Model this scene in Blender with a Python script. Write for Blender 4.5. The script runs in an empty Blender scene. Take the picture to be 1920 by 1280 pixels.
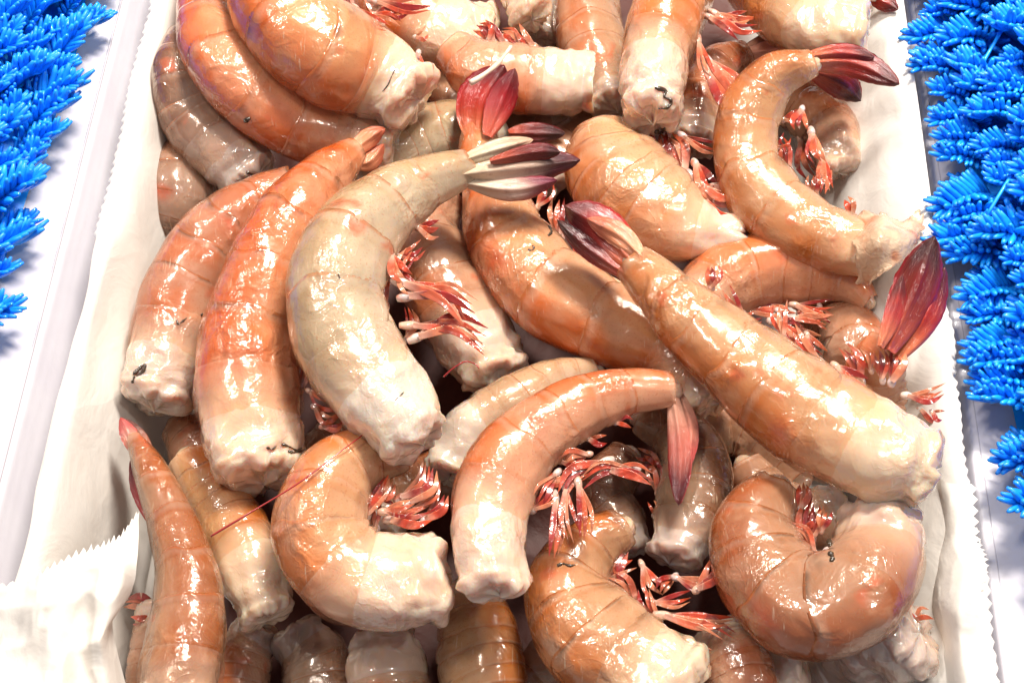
import bpy, math, random
import numpy as np
from math import radians, sin, cos, pi

random.seed(7)
rng = np.random.default_rng(11)
scene = bpy.context.scene
COL = scene.collection

# ---------------------------------------------------------------- camera
FPX = 2400.0                     # focal length in pixels of the 1920 px wide photograph
PITCH = radians(61)
TARGET = np.array([0.0, 0.0, 0.035])
DIST = 0.345
FWD = np.array([0, cos(PITCH), -sin(PITCH)])
UPV = np.array([0, sin(PITCH), cos(PITCH)])
RGT = np.array([1.0, 0, 0])
CAM = TARGET - FWD * DIST
cd = bpy.data.cameras.new('camera'); cam = bpy.data.objects.new('camera', cd); COL.objects.link(cam)
cam.location = CAM
cam.rotation_euler = (pi / 2 - PITCH, 0, 0)
cd.sensor_width = 36; cd.lens = 36 * FPX / 1920
cd.clip_start = 0.01; cd.clip_end = 50
scene.camera = cam

# ---------------------------------------------------------------- world and lamps (indoor market lamps)
w = bpy.data.worlds.new('World'); scene.world = w; w.use_nodes = True
bg = w.node_tree.nodes['Background']
bg.inputs[0].default_value = (0.88, 0.88, 1.0, 1); bg.inputs[1].default_value = 0.23
def area(name, loc, size, sizey, power, col, aim=(0, 0.0, 0.03)):
    l = bpy.data.lights.new(name, 'AREA'); l.shape = 'RECTANGLE'; l.size = size; l.size_y = sizey
    l.energy = power; l.color = col
    o = bpy.data.objects.new(name, l); COL.objects.link(o); o.location = loc
    d = np.array(aim) - np.array(loc)
    from mathutils import Vector
    o.rotation_euler = Vector(d).to_track_quat('-Z', 'Y').to_euler()
    return o
area('market_lamp', (0.20, 0.42, 0.80), 0.26, 0.12, 15.5, (1.0, 0.93, 0.84), (0.02, 0.07, 0.03))
area('second_market_lamp', (-0.42, 0.22, 0.95), 0.26, 0.06, 5.0, (1.0, 0.93, 0.86))
area('third_market_lamp', (0.5, -0.10, 0.9), 0.07, 0.07, 1.8, (1.0, 0.93, 0.86))
scene.view_settings.view_transform = 'Standard'
scene.view_settings.look = 'None'
scene.view_settings.gamma = 1
scene.view_settings.exposure = 0.0
scene.render.engine = 'CYCLES'
scene.cycles.max_bounces = 6; scene.cycles.transparent_max_bounces = 6; scene.cycles.diffuse_bounces = 3; scene.cycles.glossy_bounces = 3

# ---------------------------------------------------------------- maths helpers
def P(px, py, z):
    """point of the place seen at a pixel of the photograph, at height z"""
    px = np.asarray(px, float); py = np.asarray(py, float); z = np.asarray(z, float)
    d = FWD[None] * FPX + RGT[None] * (np.atleast_1d(px) - 960)[:, None] - UPV[None] * (np.atleast_1d(py) - 640)[:, None]
    t = (np.atleast_1d(z) - CAM[2]) / d[:, 2]
    return CAM[None] + d * t[:, None]
def mpp(pts):
    """metres per pixel at points"""
    return ((pts - CAM) @ FWD) / FPX

_perm = rng.permutation(256)
_perm = np.concatenate([_perm, _perm, _perm])
_val = rng.random(256) * 2 - 1
def vnoise(p):
    i = np.floor(p).astype(int); f = p - i; f = f * f * f * (f * (f * 6 - 15) + 10)
    i &= 255
    out = np.zeros(p.shape[:-1])
    for dx in (0, 1):
        for dy in (0, 1):
            for dz in (0, 1):
                h = _val[_perm[_perm[_perm[(i[..., 0] + dx) & 255] + ((i[..., 1] + dy) & 255)] + ((i[..., 2] + dz) & 255)]]
                wgt = (f[..., 0] if dx else 1 - f[..., 0]) * (f[..., 1] if dy else 1 - f[..., 1]) * (f[..., 2] if dz else 1 - f[..., 2])
                out += h * wgt
    return out
def fbm(p, octv=3):
    s = 0; a = 1; t = 0
    for k in range(octv):
        s = s + a * vnoise(p * 2 ** k + 17.3 * k); t += a; a *= 0.5
    return s / t
def sstep(a, b, x):
    t = np.clip((x - a) / (b - a), 0, 1); return t * t * (3 - 2 * t)
def norm(v):
    return v / np.maximum(np.linalg.norm(v, axis=-1, keepdims=True), 1e-12)
def spline(pts, n):
    """Catmull-Rom through rows of pts, n samples evenly by length of first two columns"""
    p = np.array(pts, float)
    p = np.vstack([2 * p[0] - p[1], p, 2 * p[-1] - p[-2]])
    out = []
    for i in range(1, len(p) - 2):
        t = np.linspace(0, 1, 24, endpoint=False)[:, None]
        a, b, c, d = p[i - 1], p[i], p[i + 1], p[i + 2]
        out.append(0.5 * ((2 * b) + (-a + c) * t + (2 * a - 5 * b + 4 * c - d) * t ** 2 + (-a + 3 * b - 3 * c + d) * t ** 3))
    out.append(p[-2][None]); q = np.vstack(out)
    L = np.concatenate([[0], np.cumsum(np.linalg.norm(np.diff(q[:, :2], axis=0), axis=1))])
    s = np.linspace(0, L[-1], n)
    return np.stack([np.interp(s, L, q[:, k]) for k in range(q.shape[1])], 1)

# ---------------------------------------------------------------- materials
def nodes(name):
    m = bpy.data.materials.new(name); m.use_nodes = True
    nt = m.node_tree; return m, nt, nt.nodes['Principled BSDF'], nt.nodes, nt.links
def mth(nt, op, a, b=None, c=None):
    n = nt.nodes.new('ShaderNodeMath'); n.operation = op
    for k, v in enumerate((a, b, c)):
        if v is None: continue
        if isinstance(v, (int, float)): n.inputs[k].default_value = v
        else: nt.links.new(v, n.inputs[k])
    return n.outputs[0]
def noise(nt, vec, scale, detail=3, rough=0.5, dist=0.0):
    n = nt.nodes.new('ShaderNodeTexNoise'); nt.links.new(vec, n.inputs['Vector'])
    n.inputs['Scale'].default_value = scale; n.inputs['Detail'].default_value = detail
    n.inputs['Roughness'].default_value = rough; n.inputs['Distortion'].default_value = dist
    return n.outputs['Fac']
def mixc(nt, fac, a, b, mode='MIX'):
    n = nt.nodes.new('ShaderNodeMix'); n.data_type = 'RGBA'; n.blend_type = mode
    for sock, v in ((n.inputs['Factor'], fac), (n.inputs['A'], a), (n.inputs['B'], b)):
        pass
    ins = [s for s in n.inputs if s.enabled]
    for s, v in zip(ins, (fac, a, b)):
        if isinstance(v, (int, float)): s.default_value = v
        elif isinstance(v, tuple): s.default_value = (*v, 1)
        else: nt.links.new(v, s)
    return [o for o in n.outputs if o.enabled][0]
def ramp(nt, fac, lo, hi):
    n = nt.nodes.new('ShaderNodeMapRange'); n.interpolation_type = 'SMOOTHSTEP'
    nt.links.new(fac, n.inputs[0]); n.inputs[1].default_value = lo; n.inputs[2].default_value = hi
    return n.outputs[0]
def bump(nt, h, strength, dist, normal=None):
    n = nt.nodes.new('ShaderNodeBump'); nt.links.new(h, n.inputs['Height'])
    n.inputs['Strength'].default_value = strength; n.inputs['Distance'].default_value = dist
    if normal is not None: nt.links.new(normal, n.inputs['Normal'])
    return n.outputs[0]

def wet_material(name, sss, rad, rough, coat, wrinkle, speckle, edge):
    m, nt, b, N, L = nodes(name)
    at = N.new('ShaderNodeAttribute'); at.attribute_name = 'Col'
    tc = N.new('ShaderNodeTexCoord'); ob = tc.outputs['Object']
    n1 = noise(nt, ob, 160, 4, 0.6, 0.6)
    n2 = noise(nt, ob, 1500, 2, 0.6)
    c = at.outputs['Color']
    pale = mixc(nt, mth(nt, 'MULTIPLY', ramp(nt, n1, 0.52, 0.72), 0.28), c, (0.76, 0.50, 0.33))
    deep = mixc(nt, mth(nt, 'MULTIPLY', ramp(nt, n2, 0.56, 0.72), speckle), pale, (0.50, 0.16, 0.06))
    fib = N.new('ShaderNodeTexNoise'); fib.inputs['Scale'].default_value = 1.0; fib.inputs['Detail'].default_value = 3
    fm = N.new('ShaderNodeMapping'); L.new(ob, fm.inputs[0]); fm.inputs['Rotation'].default_value = (0.2, 0.1, 0.9); fm.inputs['Scale'].default_value = (1500, 180, 300)
    L.new(fm.outputs[0], fib.inputs['Vector'])
    deep = mixc(nt, mth(nt, 'MULTIPLY', mth(nt, 'MULTIPLY', ramp(nt, fib.outputs['Fac'], 0.60, 0.74), ramp(nt, noise(nt, ob, 110, 2), 0.48, 0.62)), 0.60), deep, (0.84, 0.72, 0.58))
    dot = noise(nt, ob, 2600, 1)
    deep = mixc(nt, mth(nt, 'MULTIPLY', ramp(nt, dot, 0.70, 0.78), speckle * 0.9), deep, (0.30, 0.08, 0.03))
    if edge:
        uv = N.new('ShaderNodeUVMap'); uv.uv_map = 'UVMap'
        sp = N.new('ShaderNodeSeparateXYZ'); L.new(uv.outputs[0], sp.inputs[0])
        wob = mth(nt, 'ADD', sp.outputs[0], mth(nt, 'MULTIPLY', mth(nt, 'SUBTRACT', n1, 0.5), 0.02))
        e1 = ramp(nt, wob, 0.93, 0.975)
        deep = mixc(nt, mth(nt, 'MULTIPLY', e1, 0.55), deep, (0.50, 0.15, 0.04))
    L.new(deep, b.inputs['Base Color'])
    b.inputs['Subsurface Weight'].default_value = sss
    b.inputs['Subsurface Radius'].default_value = (1, 0.45, 0.25)
    b.inputs['Subsurface Scale'].default_value = rad
    b.inputs['Roughness'].default_value = rough
    b.inputs['IOR'].default_value = 1.45; b.inputs['Specular IOR Level'].default_value = 0.75
    b.inputs['Coat Weight'].default_value = coat
    b.inputs['Coat Roughness'].default_value = 0.045
    b.inputs['Coat IOR'].default_value = 1.62; b.inputs['Coat Tint'].default_value = (1.0, 0.90, 0.80, 1) if edge else (1.0, 0.94, 0.88, 1)
    # wet film: creases and fine ripples
    w1 = noise(nt, ob, 130, 2, 0.45, 1.0)
    w2 = noise(nt, ob, 520, 2, 0.5, 1.5)
    ridge = mth(nt, 'ABSOLUTE', mth(nt, 'SUBTRACT', noise(nt, ob, 90, 2, 0.5, 1.2), 0.5))
    ridge = mth(nt, 'SUBTRACT', 1.0, ramp(nt, ridge, 0.0, 0.035))
    h = mth(nt, 'ADD', mth(nt, 'MULTIPLY', w1, 1.0), mth(nt, 'MULTIPLY', w2, 0.13))
    h = mth(nt, 'ADD', h, mth(nt, 'MULTIPLY', ridge, 0.04))
    calm = ramp(nt, noise(nt, ob, 60, 2, 0.5), 0.34, 0.62)
    h = mth(nt, 'MULTIPLY', h, mth(nt, 'ADD', 0.25, mth(nt, 'MULTIPLY', calm, 0.95)))
    oi = N.new('ShaderNodeObjectInfo'); h = mth(nt, 'MULTIPLY', h, mth(nt, 'ADD', 0.55, mth(nt, 'MULTIPLY', oi.outputs['Random'], 1.35)))
    nb = bump(nt, h, 1.0, wrinkle)
    L.new(nb, b.inputs['Normal']); L.new(nb, b.inputs['Coat Normal'])
    if edge:                       # thin horny plate: part of the light goes through to the flesh
        tr = N.new('ShaderNodeBsdfTransparent'); tr.inputs['Color'].default_value = (1.0, 0.93, 0.87, 1)
        mx = N.new('ShaderNodeMixShader')
        opq = mth(nt, 'ADD', 0.56, mth(nt, 'MULTIPLY', ramp(nt, noise(nt, ob, 75, 3), 0.35, 0.7), 0.26))
        L.new(mth(nt, 'SUBTRACT', 1.0, mth(nt, 'MULTIPLY', opq, at.outputs['Alpha'])), mx.inputs[0])
        L.new(b.outputs[0], mx.inputs[1]); L.new(tr.outputs[0], mx.inputs[2]); L.new(mx.outputs[0], N['Material Output'].inputs['Surface'])
    return m
M_SHELL = wet_material('shrimp_shell', 0.30, 0.0024, 0.25, 1.0, 0.0009, 0.45, True)
M_FLESH = wet_material('shrimp_flesh', 0.85, 0.005, 0.20, 1.0, 0.0009, 0.0, False)
M_LEG = wet_material('swimmeret_shell', 0.3, 0.0015, 0.28, 0.9, 0.0008, 0.1, False)

def tail_material():
    m, nt, b, N, L = nodes('tail_fan_shell')
    at = N.new('ShaderNodeAttribute'); at.attribute_name = 'Col'
    tc = N.new('ShaderNodeTexCoord'); ob = tc.outputs['Object']
    uv = N.new('ShaderNodeUVMap'); uv.uv_map = 'UVMap'
    mp = N.new('ShaderNodeMapping'); L.new(uv.outputs[0], mp.inputs[0]); mp.inputs['Scale'].default_value = (2.5, 34, 1)
    st = noise(nt, mp.outputs[0], 1.0, 3, 0.6, 0.3)
    c = mixc(nt, mth(nt, 'MULTIPLY', ramp(nt, st, 0.48, 0.8), 0.22), at.outputs['Color'], (0.55, 0.14, 0.06))
    c = mixc(nt, mth(nt, 'MULTIPLY', ramp(nt, noise(nt, ob, 300, 3), 0.55, 0.8), 0.5), c, (0.16, 0.02, 0.025))
    L.new(c, b.inputs['Base Color'])
    b.inputs['Specular IOR Level'].default_value = 0.2; b.inputs['Roughness'].default_value = 0.3; b.inputs['Coat Weight'].default_value = 0.75; b.inputs['Coat Roughness'].default_value = 0.05
    b.inputs['Subsurface Weight'].default_value = 0.0
    h = mth(nt, 'ADD', mth(nt, 'MULTIPLY', st, 0.6), mth(nt, 'MULTIPLY', noise(nt, ob, 260, 3, 0.6, 1), 0.7))
    nb = bump(nt, h, 0.8, 0.0005); L.new(nb, b.inputs['Normal']); L.new(nb, b.inputs['Coat Normal'])
    return m
M_TAIL = tail_material()

def plain(name, col, rough, coat=0.0, nscale=0, nstr=0.0, ndist=0.0005, sss=0.0, sscale=0.003, vary=0.0, col2=None):
    m, nt, b, N, L = nodes(name)
    tc = N.new('ShaderNodeTexCoord'); ob = tc.outputs['Object']
    b.inputs['Base Color'].default_value = (*col, 1)
    if col2:
        n = noise(nt, ob, vary, 4, 0.6, 0.5)
        L.new(mixc(nt, ramp(nt, n, 0.35, 0.7), col, col2), b.inputs['Base Color'])
    b.inputs['Roughness'].default_value = rough; b.inputs['Coat Weight'].default_value = coat
    b.inputs['Subsurface Weight'].default_value = sss; b.inputs['Subsurface Scale'].default_value = sscale
    if nscale:
        L.new(bump(nt, noise(nt, ob, nscale, 4, 0.55, 0.6), nstr, ndist), b.inputs['Normal'])
    return m
M_PLASTIC = plain('white_plastic', (0.72, 0.695, 0.735), 0.35, 0.1, 60, 0.2, 0.0005, 0, 0, 40, (0.68, 0.65, 0.70))
M_TRAY = plain('tray_plastic', (0.78, 0.76, 0.75), 0.45)
M_VEIN = plain('dark_vein', (0.05, 0.032, 0.018), 0.3, 0.6, 900, 0.6, 0.0003)
M_TABLE = plain('counter', (0.30, 0.29, 0.31), 0.6)
M_ANT = plain('red_antenna', (0.33, 0.02, 0.02), 0.25, 0.6)
M_ROD = plain('pale_leg', (0.72, 0.52, 0.38), 0.35, 0.6, 700, 0.5, 0.0003, 0.2, 0.001, 300, (0.78, 0.66, 0.52))
M_BLUE = plain('blue_plastic', (0.010, 0.42, 1.0), 0.42, 0.15, 500, 0.3, 0.0003, 0.08, 0.001, 90, (0.005, 0.27, 1.0))
M_JUICE = plain('shrimp_juice', (0.10, 0.025, 0.012), 0.12, 1.0, 90, 0.4, 0.001)

def paper_material():
    m, nt, b, N, L = nodes('waxed_paper')
    tc = N.new('ShaderNodeTexCoord'); ob = tc.outputs['Object']
    at = N.new('ShaderNodeAttribute'); at.attribute_name = 'Col'
    n = noise(nt, ob, 45, 5, 0.65, 0.4)
    c = mixc(nt, mth(nt, 'MULTIPLY', ramp(nt, n, 0.40, 0.75), 0.25), (0.88, 0.84, 0.78), (0.86, 0.75, 0.62))
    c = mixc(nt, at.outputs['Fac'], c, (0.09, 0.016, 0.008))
    L.new(c, b.inputs['Base Color'])
    b.inputs['Roughness'].default_value = 0.55
    h = mth(nt, 'ADD', noise(nt, ob, 70, 4, 0.55, 1.2), mth(nt, 'MULTIPLY', noise(nt, ob, 900, 2), 0.06))
    vo = N.new('ShaderNodeTexVoronoi'); vo.feature = 'F1'; vo.inputs['Scale'].default_value = 42
    wv = N.new('ShaderNodeVectorMath'); wv.operation = 'ADD'; L.new(ob, wv.inputs[0])
    nz = N.new('ShaderNodeTexNoise'); L.new(ob, nz.inputs['Vector']); nz.inputs['Scale'].default_value = 40
    sc = N.new('ShaderNodeVectorMath'); sc.operation = 'SCALE'; L.new(nz.outputs['Color'], sc.inputs[0]); sc.inputs['Scale'].default_value = 0.02
    L.new(sc.outputs[0], wv.inputs[1]); L.new(wv.outputs[0], vo.inputs['Vector'])
    h = mth(nt, 'ADD', mth(nt, 'MULTIPLY', h, 0.5), mth(nt, 'MULTIPLY', vo.outputs['Distance'], 0.9))
    L.new(bump(nt, h, 0.45, 0.0022), b.inputs['Normal'])
    tr = N.new('ShaderNodeBsdfTranslucent'); L.new(c, tr.inputs['Color'])
    mx = N.new('ShaderNodeMixShader'); mx.inputs[0].default_value = 0.22
    L.new(b.outputs[0], mx.inputs[1]); L.new(tr.outputs[0], mx.inputs[2])
    L.new(mx.outputs[0], N['Material Output'].inputs['Surface'])
    return m
M_PAPER = paper_material()

# ---------------------------------------------------------------- object helpers
def mesh_from(name, verts, faces, mat, cols=None, uvs=None, smooth=True):
    me = bpy.data.meshes.new(name)
    verts = np.asarray(verts, np.float32); n = len(verts)
    faces = np.asarray(faces, np.int32)
    k = faces.shape[1]
    me.vertices.add(n); me.vertices.foreach_set('co', verts.ravel())
    me.loops.add(faces.size); me.loops.foreach_set('vertex_index', faces.ravel())
    me.polygons.add(len(faces))
    me.polygons.foreach_set('loop_start', np.arange(0, faces.size, k, dtype=np.int32))
    me.update(calc_edges=True)
    me.polygons.foreach_set('use_smooth', np.full(len(faces), smooth))
    if cols is not None:
        a = me.color_attributes.new('Col', 'FLOAT_COLOR', 'POINT')
        c = np.ones((n, 4), np.float32); c[:, :cols.shape[1]] = cols; a.data.foreach_set('color', c.ravel())
    if uvs is not None:
        u = me.uv_layers.new(name='UVMap'); u.data.foreach_set('uv', np.asarray(uvs, np.float32)[faces.ravel()].ravel())
    me.materials.append(mat); me.update()
    return me
def link(name, me, parent=None, loc=None):
    o = bpy.data.objects.new(name, me); COL.objects.link(o)
    if parent is not None: o.parent = parent
    if loc is not None: o.location = loc
    return o
def tag(o, label=None, cat=None, group=None, kind=None):
    if label: o['label'] = label
    if cat: o['category'] = cat
    if group: o['group'] = group
    if kind: o['kind'] = kind
    return o
def empty(name, loc):
    o = bpy.data.objects.new(name, None); COL.objects.link(o); o.location = loc
    o.empty_display_size = 0.01; return o
def gridfaces(n, m, wrap=False, off=0):
    i = np.arange(n - 1)[:, None]; j = np.arange(m if wrap else m - 1)[None]
    j2 = (j + 1) % m
    a = i * m + j; b = i * m + j2; c = (i + 1) * m + j2; d = (i + 1) * m + j
    return np.stack([a, b, c, d], -1).reshape(-1, 4) + off
def tube_mesh(path, rad, sides=8):
    """closed tapering tube along path: verts, faces"""
    path = np.asarray(path, float); n = len(path); rad = np.broadcast_to(rad, (n,)).astype(float)
    T = norm(np.gradient(path, axis=0)); ref = np.array([0.13, 0.2, 1.0]); ref = ref / np.linalg.norm(ref)
    A = norm(np.cross(T, ref)); B = np.cross(T, A)
    th = np.linspace(0, 2 * pi, sides, endpoint=False)
    path = np.vstack([path[:1], path, path[-1:]]); A = np.vstack([A[:1], A, A[-1:]]); B = np.vstack([B[:1], B, B[-1:]])
    rad = np.concatenate([[rad[0] * 0.02], rad, [rad[-1] * 0.02]])
    v = path[:, None] + rad[:, None, None] * (np.cos(th)[None, :, None] * A[:, None] + np.sin(th)[None, :, None] * B[:, None])
    return v.reshape(-1, 3), gridfaces(n + 2, sides, True)

# ---------------------------------------------------------------- the tray frame
PSI = radians(2.4)
EX = np.array([cos(PSI), -sin(PSI), 0]); EY = np.array([sin(PSI), cos(PSI), 0])
ZR = 0.050                                            # rim height
def wcoord(px, py, z): q = P([px], [py], [z])[0]; return float(q @ EX), float(q @ EY)
WL = np.mean([wcoord(x, y, ZR)[0] for x, y in ((280, 5), (187, 420), (64, 890))])
WR = np.mean([wcoord(x, y, ZR)[0] for x, y in ((1692, 5), (1750, 400), (1800, 700), (1868, 1270))])
S0, S1 = -0.16, 0.19
def TW(wc, s, z):
    return EX * wc[..., None] + EY * s[..., None] + np.array([0, 0, 1.0]) * z[..., None] if isinstance(wc, np.ndarray) else EX * wc + EY * s + np.array([0, 0, z])
def extrude(profile, mat, name, n=80, parent=None, jit=0.0):
    pr = np.array(profile, float); s = np.linspace(S0, S1, n)
    Wc = np.broadcast_to(pr[None, :, 0], (n, len(pr))).copy(); Z = np.broadcast_to(pr[None, :, 1], (n, len(pr))).copy()
    S = np.broadcast_to(s[:, None], Wc.shape)
    v = TW(Wc, S, Z).reshape(-1, 3)
    if jit: v[:, 2] += jit * fbm(v * 25)
    return link(name, mesh_from(name, v, gridfaces(n, len(pr)), mat), parent)
def roundprof(pts, r=0.0015, k=5):
    out = [pts[0]]
    for a, b, c in zip(pts[:-2], pts[1:-1], pts[2:]):
        a, b, c = map(np.array, (a, b, c))
        u = (a - b) / np.linalg.norm(a - b); v = (c - b) / np.linalg.norm(c - b)
        rr = min(r, 0.45 * np.linalg.norm(a - b), 0.45 * np.linalg.norm(c - b))
        p0 = b + u * rr; p2 = b + v * rr
        for t in np.linspace(0, 1, k): out.append(tuple((1 - t) ** 2 * p0 + 2 * t * (1 - t) * b + t * t * p2))
    out.append(pts[-1]); return out

# counter under everything
q = np.array([[-1.2, -1, -0.006], [1.2, -1, -0.006], [1.2, 1.2, -0.006], [-1.2, 1.2, -0.006]])
tag(link('counter_top', mesh_from('counter_top', q, [[0, 1, 2, 3]], M_TABLE, smooth=False)), kind='structure')
# white tray
tray = empty('seafood_tray', TW(0.0, 0.0, 0.0)); tray.location = (0, 0, 0)
tag(tray, 'white plastic tray lined with paper and filled with raw shrimp', 'tray')
wl, wr = WL + 0.0012, WR - 0.0012
extrude(roundprof([(wl + 0.012, -0.004), (wl + 0.0022, ZR - 0.004), (wl, ZR - 0.0030), (wl - 0.0005, -0.004)], 0.0012), M_TRAY, 'side_wall', parent=tray)
extrude(roundprof([(wr + 0.0005, -0.004), (wr, ZR - 0.0030), (wr - 0.0022, ZR - 0.004), (wr - 0.012, -0.004)], 0.0012), M_TRAY, 'side_wall', parent=tray)
extrude([(wl + 0.012, -0.0035), (wr - 0.012, -0.0035)], M_TRAY, 'tray_floor', n=2, parent=tray)
# white display channels either side
def divider(sgn, w0, label, gap, band, deep):
    e = empty('display_divider', (0, 0, 0)); tag(e, label, 'divider')
    z = 0.040
    prof = [(w0 + sgn * gap, -0.004), (w0 + sgn * gap * 1.25, z - deep), (w0 + sgn * (gap * 1.25 + band * 0.10), z - deep * 0.85), (w0 + sgn * (band * 0.50), z - deep * 0.2), (w0 + sgn * (band * 0.56), z), (w0 + sgn * (band * 1.05), z + 0.0005),
            (w0 + sgn * (band * 1.05 + 0.05), z + 0.0005), (w0 + sgn * (band * 1.05 + 0.055), -0.004)]
    extrude(roundprof(prof, 0.004, 7), M_PLASTIC, 'divider_body', 90, e)
    return e
divL = divider(-1, WL, 'white plastic ledge between left paper edge and blue greenery', 0.0012, 0.022, 0.030)
divR = divider(1, WR, 'white plastic ledge between right paper edge and blue greenery', 0.0020, 0.0085, 0.006)
def groove(w, z, parent, r=0.0004):
    s = np.linspace(S0, S1, 60)
    v, f = tube_mesh([TW(w, a, z) for a in s], r, 6)
    link('seam', mesh_from('seam', v, f, plain('seam_grey', (0.52, 0.49, 0.53), 0.6)), parent)
groove(WL - 0.022 * 0.60, 0.0401, divL)
groove(WR + 0.0085 * 0.82, 0.0401, divR, 0.00025)

# ---------------------------------------------------------------- paper liner
def crease(p):
    return (0.5 - np.abs(vnoise(p + 3.1)) * 1.6) + 0.5 * (0.5 - np.abs(vnoise(p * 2.1 + 8.7)) * 1.6) + 0.22 * (0.5 - np.abs(vnoise(p * 4.6 + 1.7)) * 1.6)
def tri(x): return 2 * abs(x - math.floor(x + 0.5))
def liner():
    pitch = 0.0030; ns = int((S1 - S0) / (pitch / 4)); s = np.linspace(S0, S1, ns)
    prof = [(WL - 0.0008, ZR - 0.0014), (WL - 0.0005, ZR - 0.0003), (WL, ZR), (WL + 0.0015, ZR + 0.0002), (WL + 0.004, ZR - 0.001), (WL + 0.0075, ZR - 0.010), (WL + 0.012, ZR - 0.026),
            (WL + 0.017, 0.006), (WL + 0.024, 0.001), (0, 0.0), (WR - 0.030, 0.001), (WR - 0.024, 0.008), (WR - 0.0185, ZR - 0.022), (WR - 0.0105, ZR - 0.008), (WR - 0.004, ZR - 0.0008),
            (WR - 0.0015, ZR + 0.0002), (WR, ZR), (WR + 0.0004, ZR - 0.001)]
    pr = spline(prof, 110)
    n, m = ns, len(pr)
    Wc = np.broadcast_to(pr[None, :, 0], (n, m)).copy(); Z = np.broadcast_to(pr[None, :, 1], (n, m)).copy()
    S = np.broadcast_to(s[:, None], (n, m)).copy()
    q = np.stack([Wc * 30, S * 22, Z * 30], -1)
    d = fbm(q, 3); rid = 1 - np.abs(fbm(q * 1.7 + 9, 2)) * 3
    inner = sstep(0.002, 0.008, np.minimum(Wc - WL, WR - Wc))
    Z += inner * (d * 0.0014 + crease(q * 0.9) * 0.0016)
    Wc += inner * fbm(q * 1.3 + 30, 2) * 0.0022
    Z += (1 - inner) * vnoise(q * 1.2 + 3) * 0.0006
    # pinked (zigzag) edges
    tooth = np.array([tri(a / pitch) for a in s]) * (0.75 + 0.45 * vnoise(np.stack([s * 210, s * 0 + 4, s * 0], 1))) 
    lefty = sstep(0.018, 0.022, s)                   # upper left part zigzag
    righty = 1 - sstep(0.004, 0.008, s)              # lower right part zigzag
    Wc[:, 0] += tooth * 0.0013 * lefty - 0.0003 + 0.0016 * (1 - lefty)
    wav = vnoise(np.stack([s * 60, s * 0, s * 0], 1)) * 0.0007
    Wc[:, :2] += wav[:, None]
    Wc[:, -1] -= tooth * 0.0011 * righty
    Wc[:, -4:] += (righty * (0.0004 + wav * 1.3))[:, None]
    v = TW(Wc, S, Z).reshape(-1, 3)
    # faint juice stain where the torn shell lies
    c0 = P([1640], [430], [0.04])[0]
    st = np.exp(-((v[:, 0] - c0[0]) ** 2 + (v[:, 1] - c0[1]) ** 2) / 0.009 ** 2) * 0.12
    st += 1.0 * sstep(0.032, 0.012, v[:, 2]) * sstep(0.0, 0.012, 0.088 - np.abs(v[:, 0]))  # floor juice tone darkened to paint shade into the gaps between shrimp
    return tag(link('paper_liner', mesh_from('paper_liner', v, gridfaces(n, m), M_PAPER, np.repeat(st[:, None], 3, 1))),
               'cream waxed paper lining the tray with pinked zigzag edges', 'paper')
liner()

def sheet(name, outline_rows, label, parent=None, nu=60, nv=60, teeth=None, amp=0.0018):
    """paper flap through a grid of (px, py, z) rows"""
    g = np.array(outline_rows, float)                 # rows x cols x 3
    R, C, _ = g.shape
    cols = np.stack([spline_n(g[:, c], nv) for c in range(C)], 1)
    full = np.stack([spline_n(cols[r], nu) for r in range(nv)], 0)   # nv x nu x 3
    pts = P(full[..., 0].ravel(), full[..., 1].ravel(), full[..., 2].ravel()).reshape(nv, nu, 3)
    q = pts * 55
    pts[..., 2] += fbm(q * 0.6, 2) * amp * 0.8 + crease(q * 0.9) * amp * 0.75
    if teeth:
        for j in range(nu):
            for which in teeth:
                if which == 'top': pts[0, j, 1] += 0.0018 * tri(j / 4.0) * (0.6 + 0.5 * random.random())
                if which == 'bottom': pts[-1, j, 1] -= 0.0012 * tri(j / 4.0)
                if which == 'right' : pass
        if 'right' in teeth:
            for i in range(nv): pts[i, -1, 0] += 0.0013 * tri(i / 4.0)
    o = link(name, mesh_from(name, pts.reshape(-1, 3), gridfaces(nv, nu), M_PAPER, np.zeros((nu * nv, 3))), parent)
    if label: tag(o, label, 'paper')
    return o
def spline_n(pts, n):
    p = np.array(pts, float); p = np.vstack([2 * p[0] - p[1], p, 2 * p[-1] - p[-2]]); K = len(p) - 3
    t = np.linspace(0, K - 1e-6, n); i = t.astype(int); f = (t - i)[:, None]
    a, b, c, d = p[i], p[i + 1], p[i + 2], p[i + 3]
    return 0.5 * ((2 * b) + (-a + c) * f + (2 * a - 5 * b + 4 * c - d) * f ** 2 + (-a + 3 * b - 3 * c + d) * f ** 3)
sheet('paper_flap', [
    [(-30, 1105, .050), (60, 1090, .0525), (120, 1055, .0535), (180, 1030, .0535), (225, 1010, .053), (262, 965, .050)],
    [(-50, 1150, .049), (50, 1140, .0555), (100, 1110, .058), (165, 1085, .0565), (215, 1080, .058), (256, 1065, .053)],
    [(-60, 1215, .049), (40, 1200, .0530), (90, 1190, .060), (150, 1160, .0535), (205, 1145, .057), (240, 1120, .050)],
    [(-60, 1290, .049), (40, 1280, .0560), (100, 1265, .058), (150, 1240, .0520), (190, 1220, .055), (212, 1170, .046)],
    [(-60, 1370, .049), (40, 1370, .0560), (110, 1360, .055), (170, 1350, .0480), (215, 1340, .046), (245, 1330, .040)]],
    'crumpled torn paper flap folded over the lower left tray corner', nu=90, nv=70, teeth=['top'], amp=0.0028)
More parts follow.
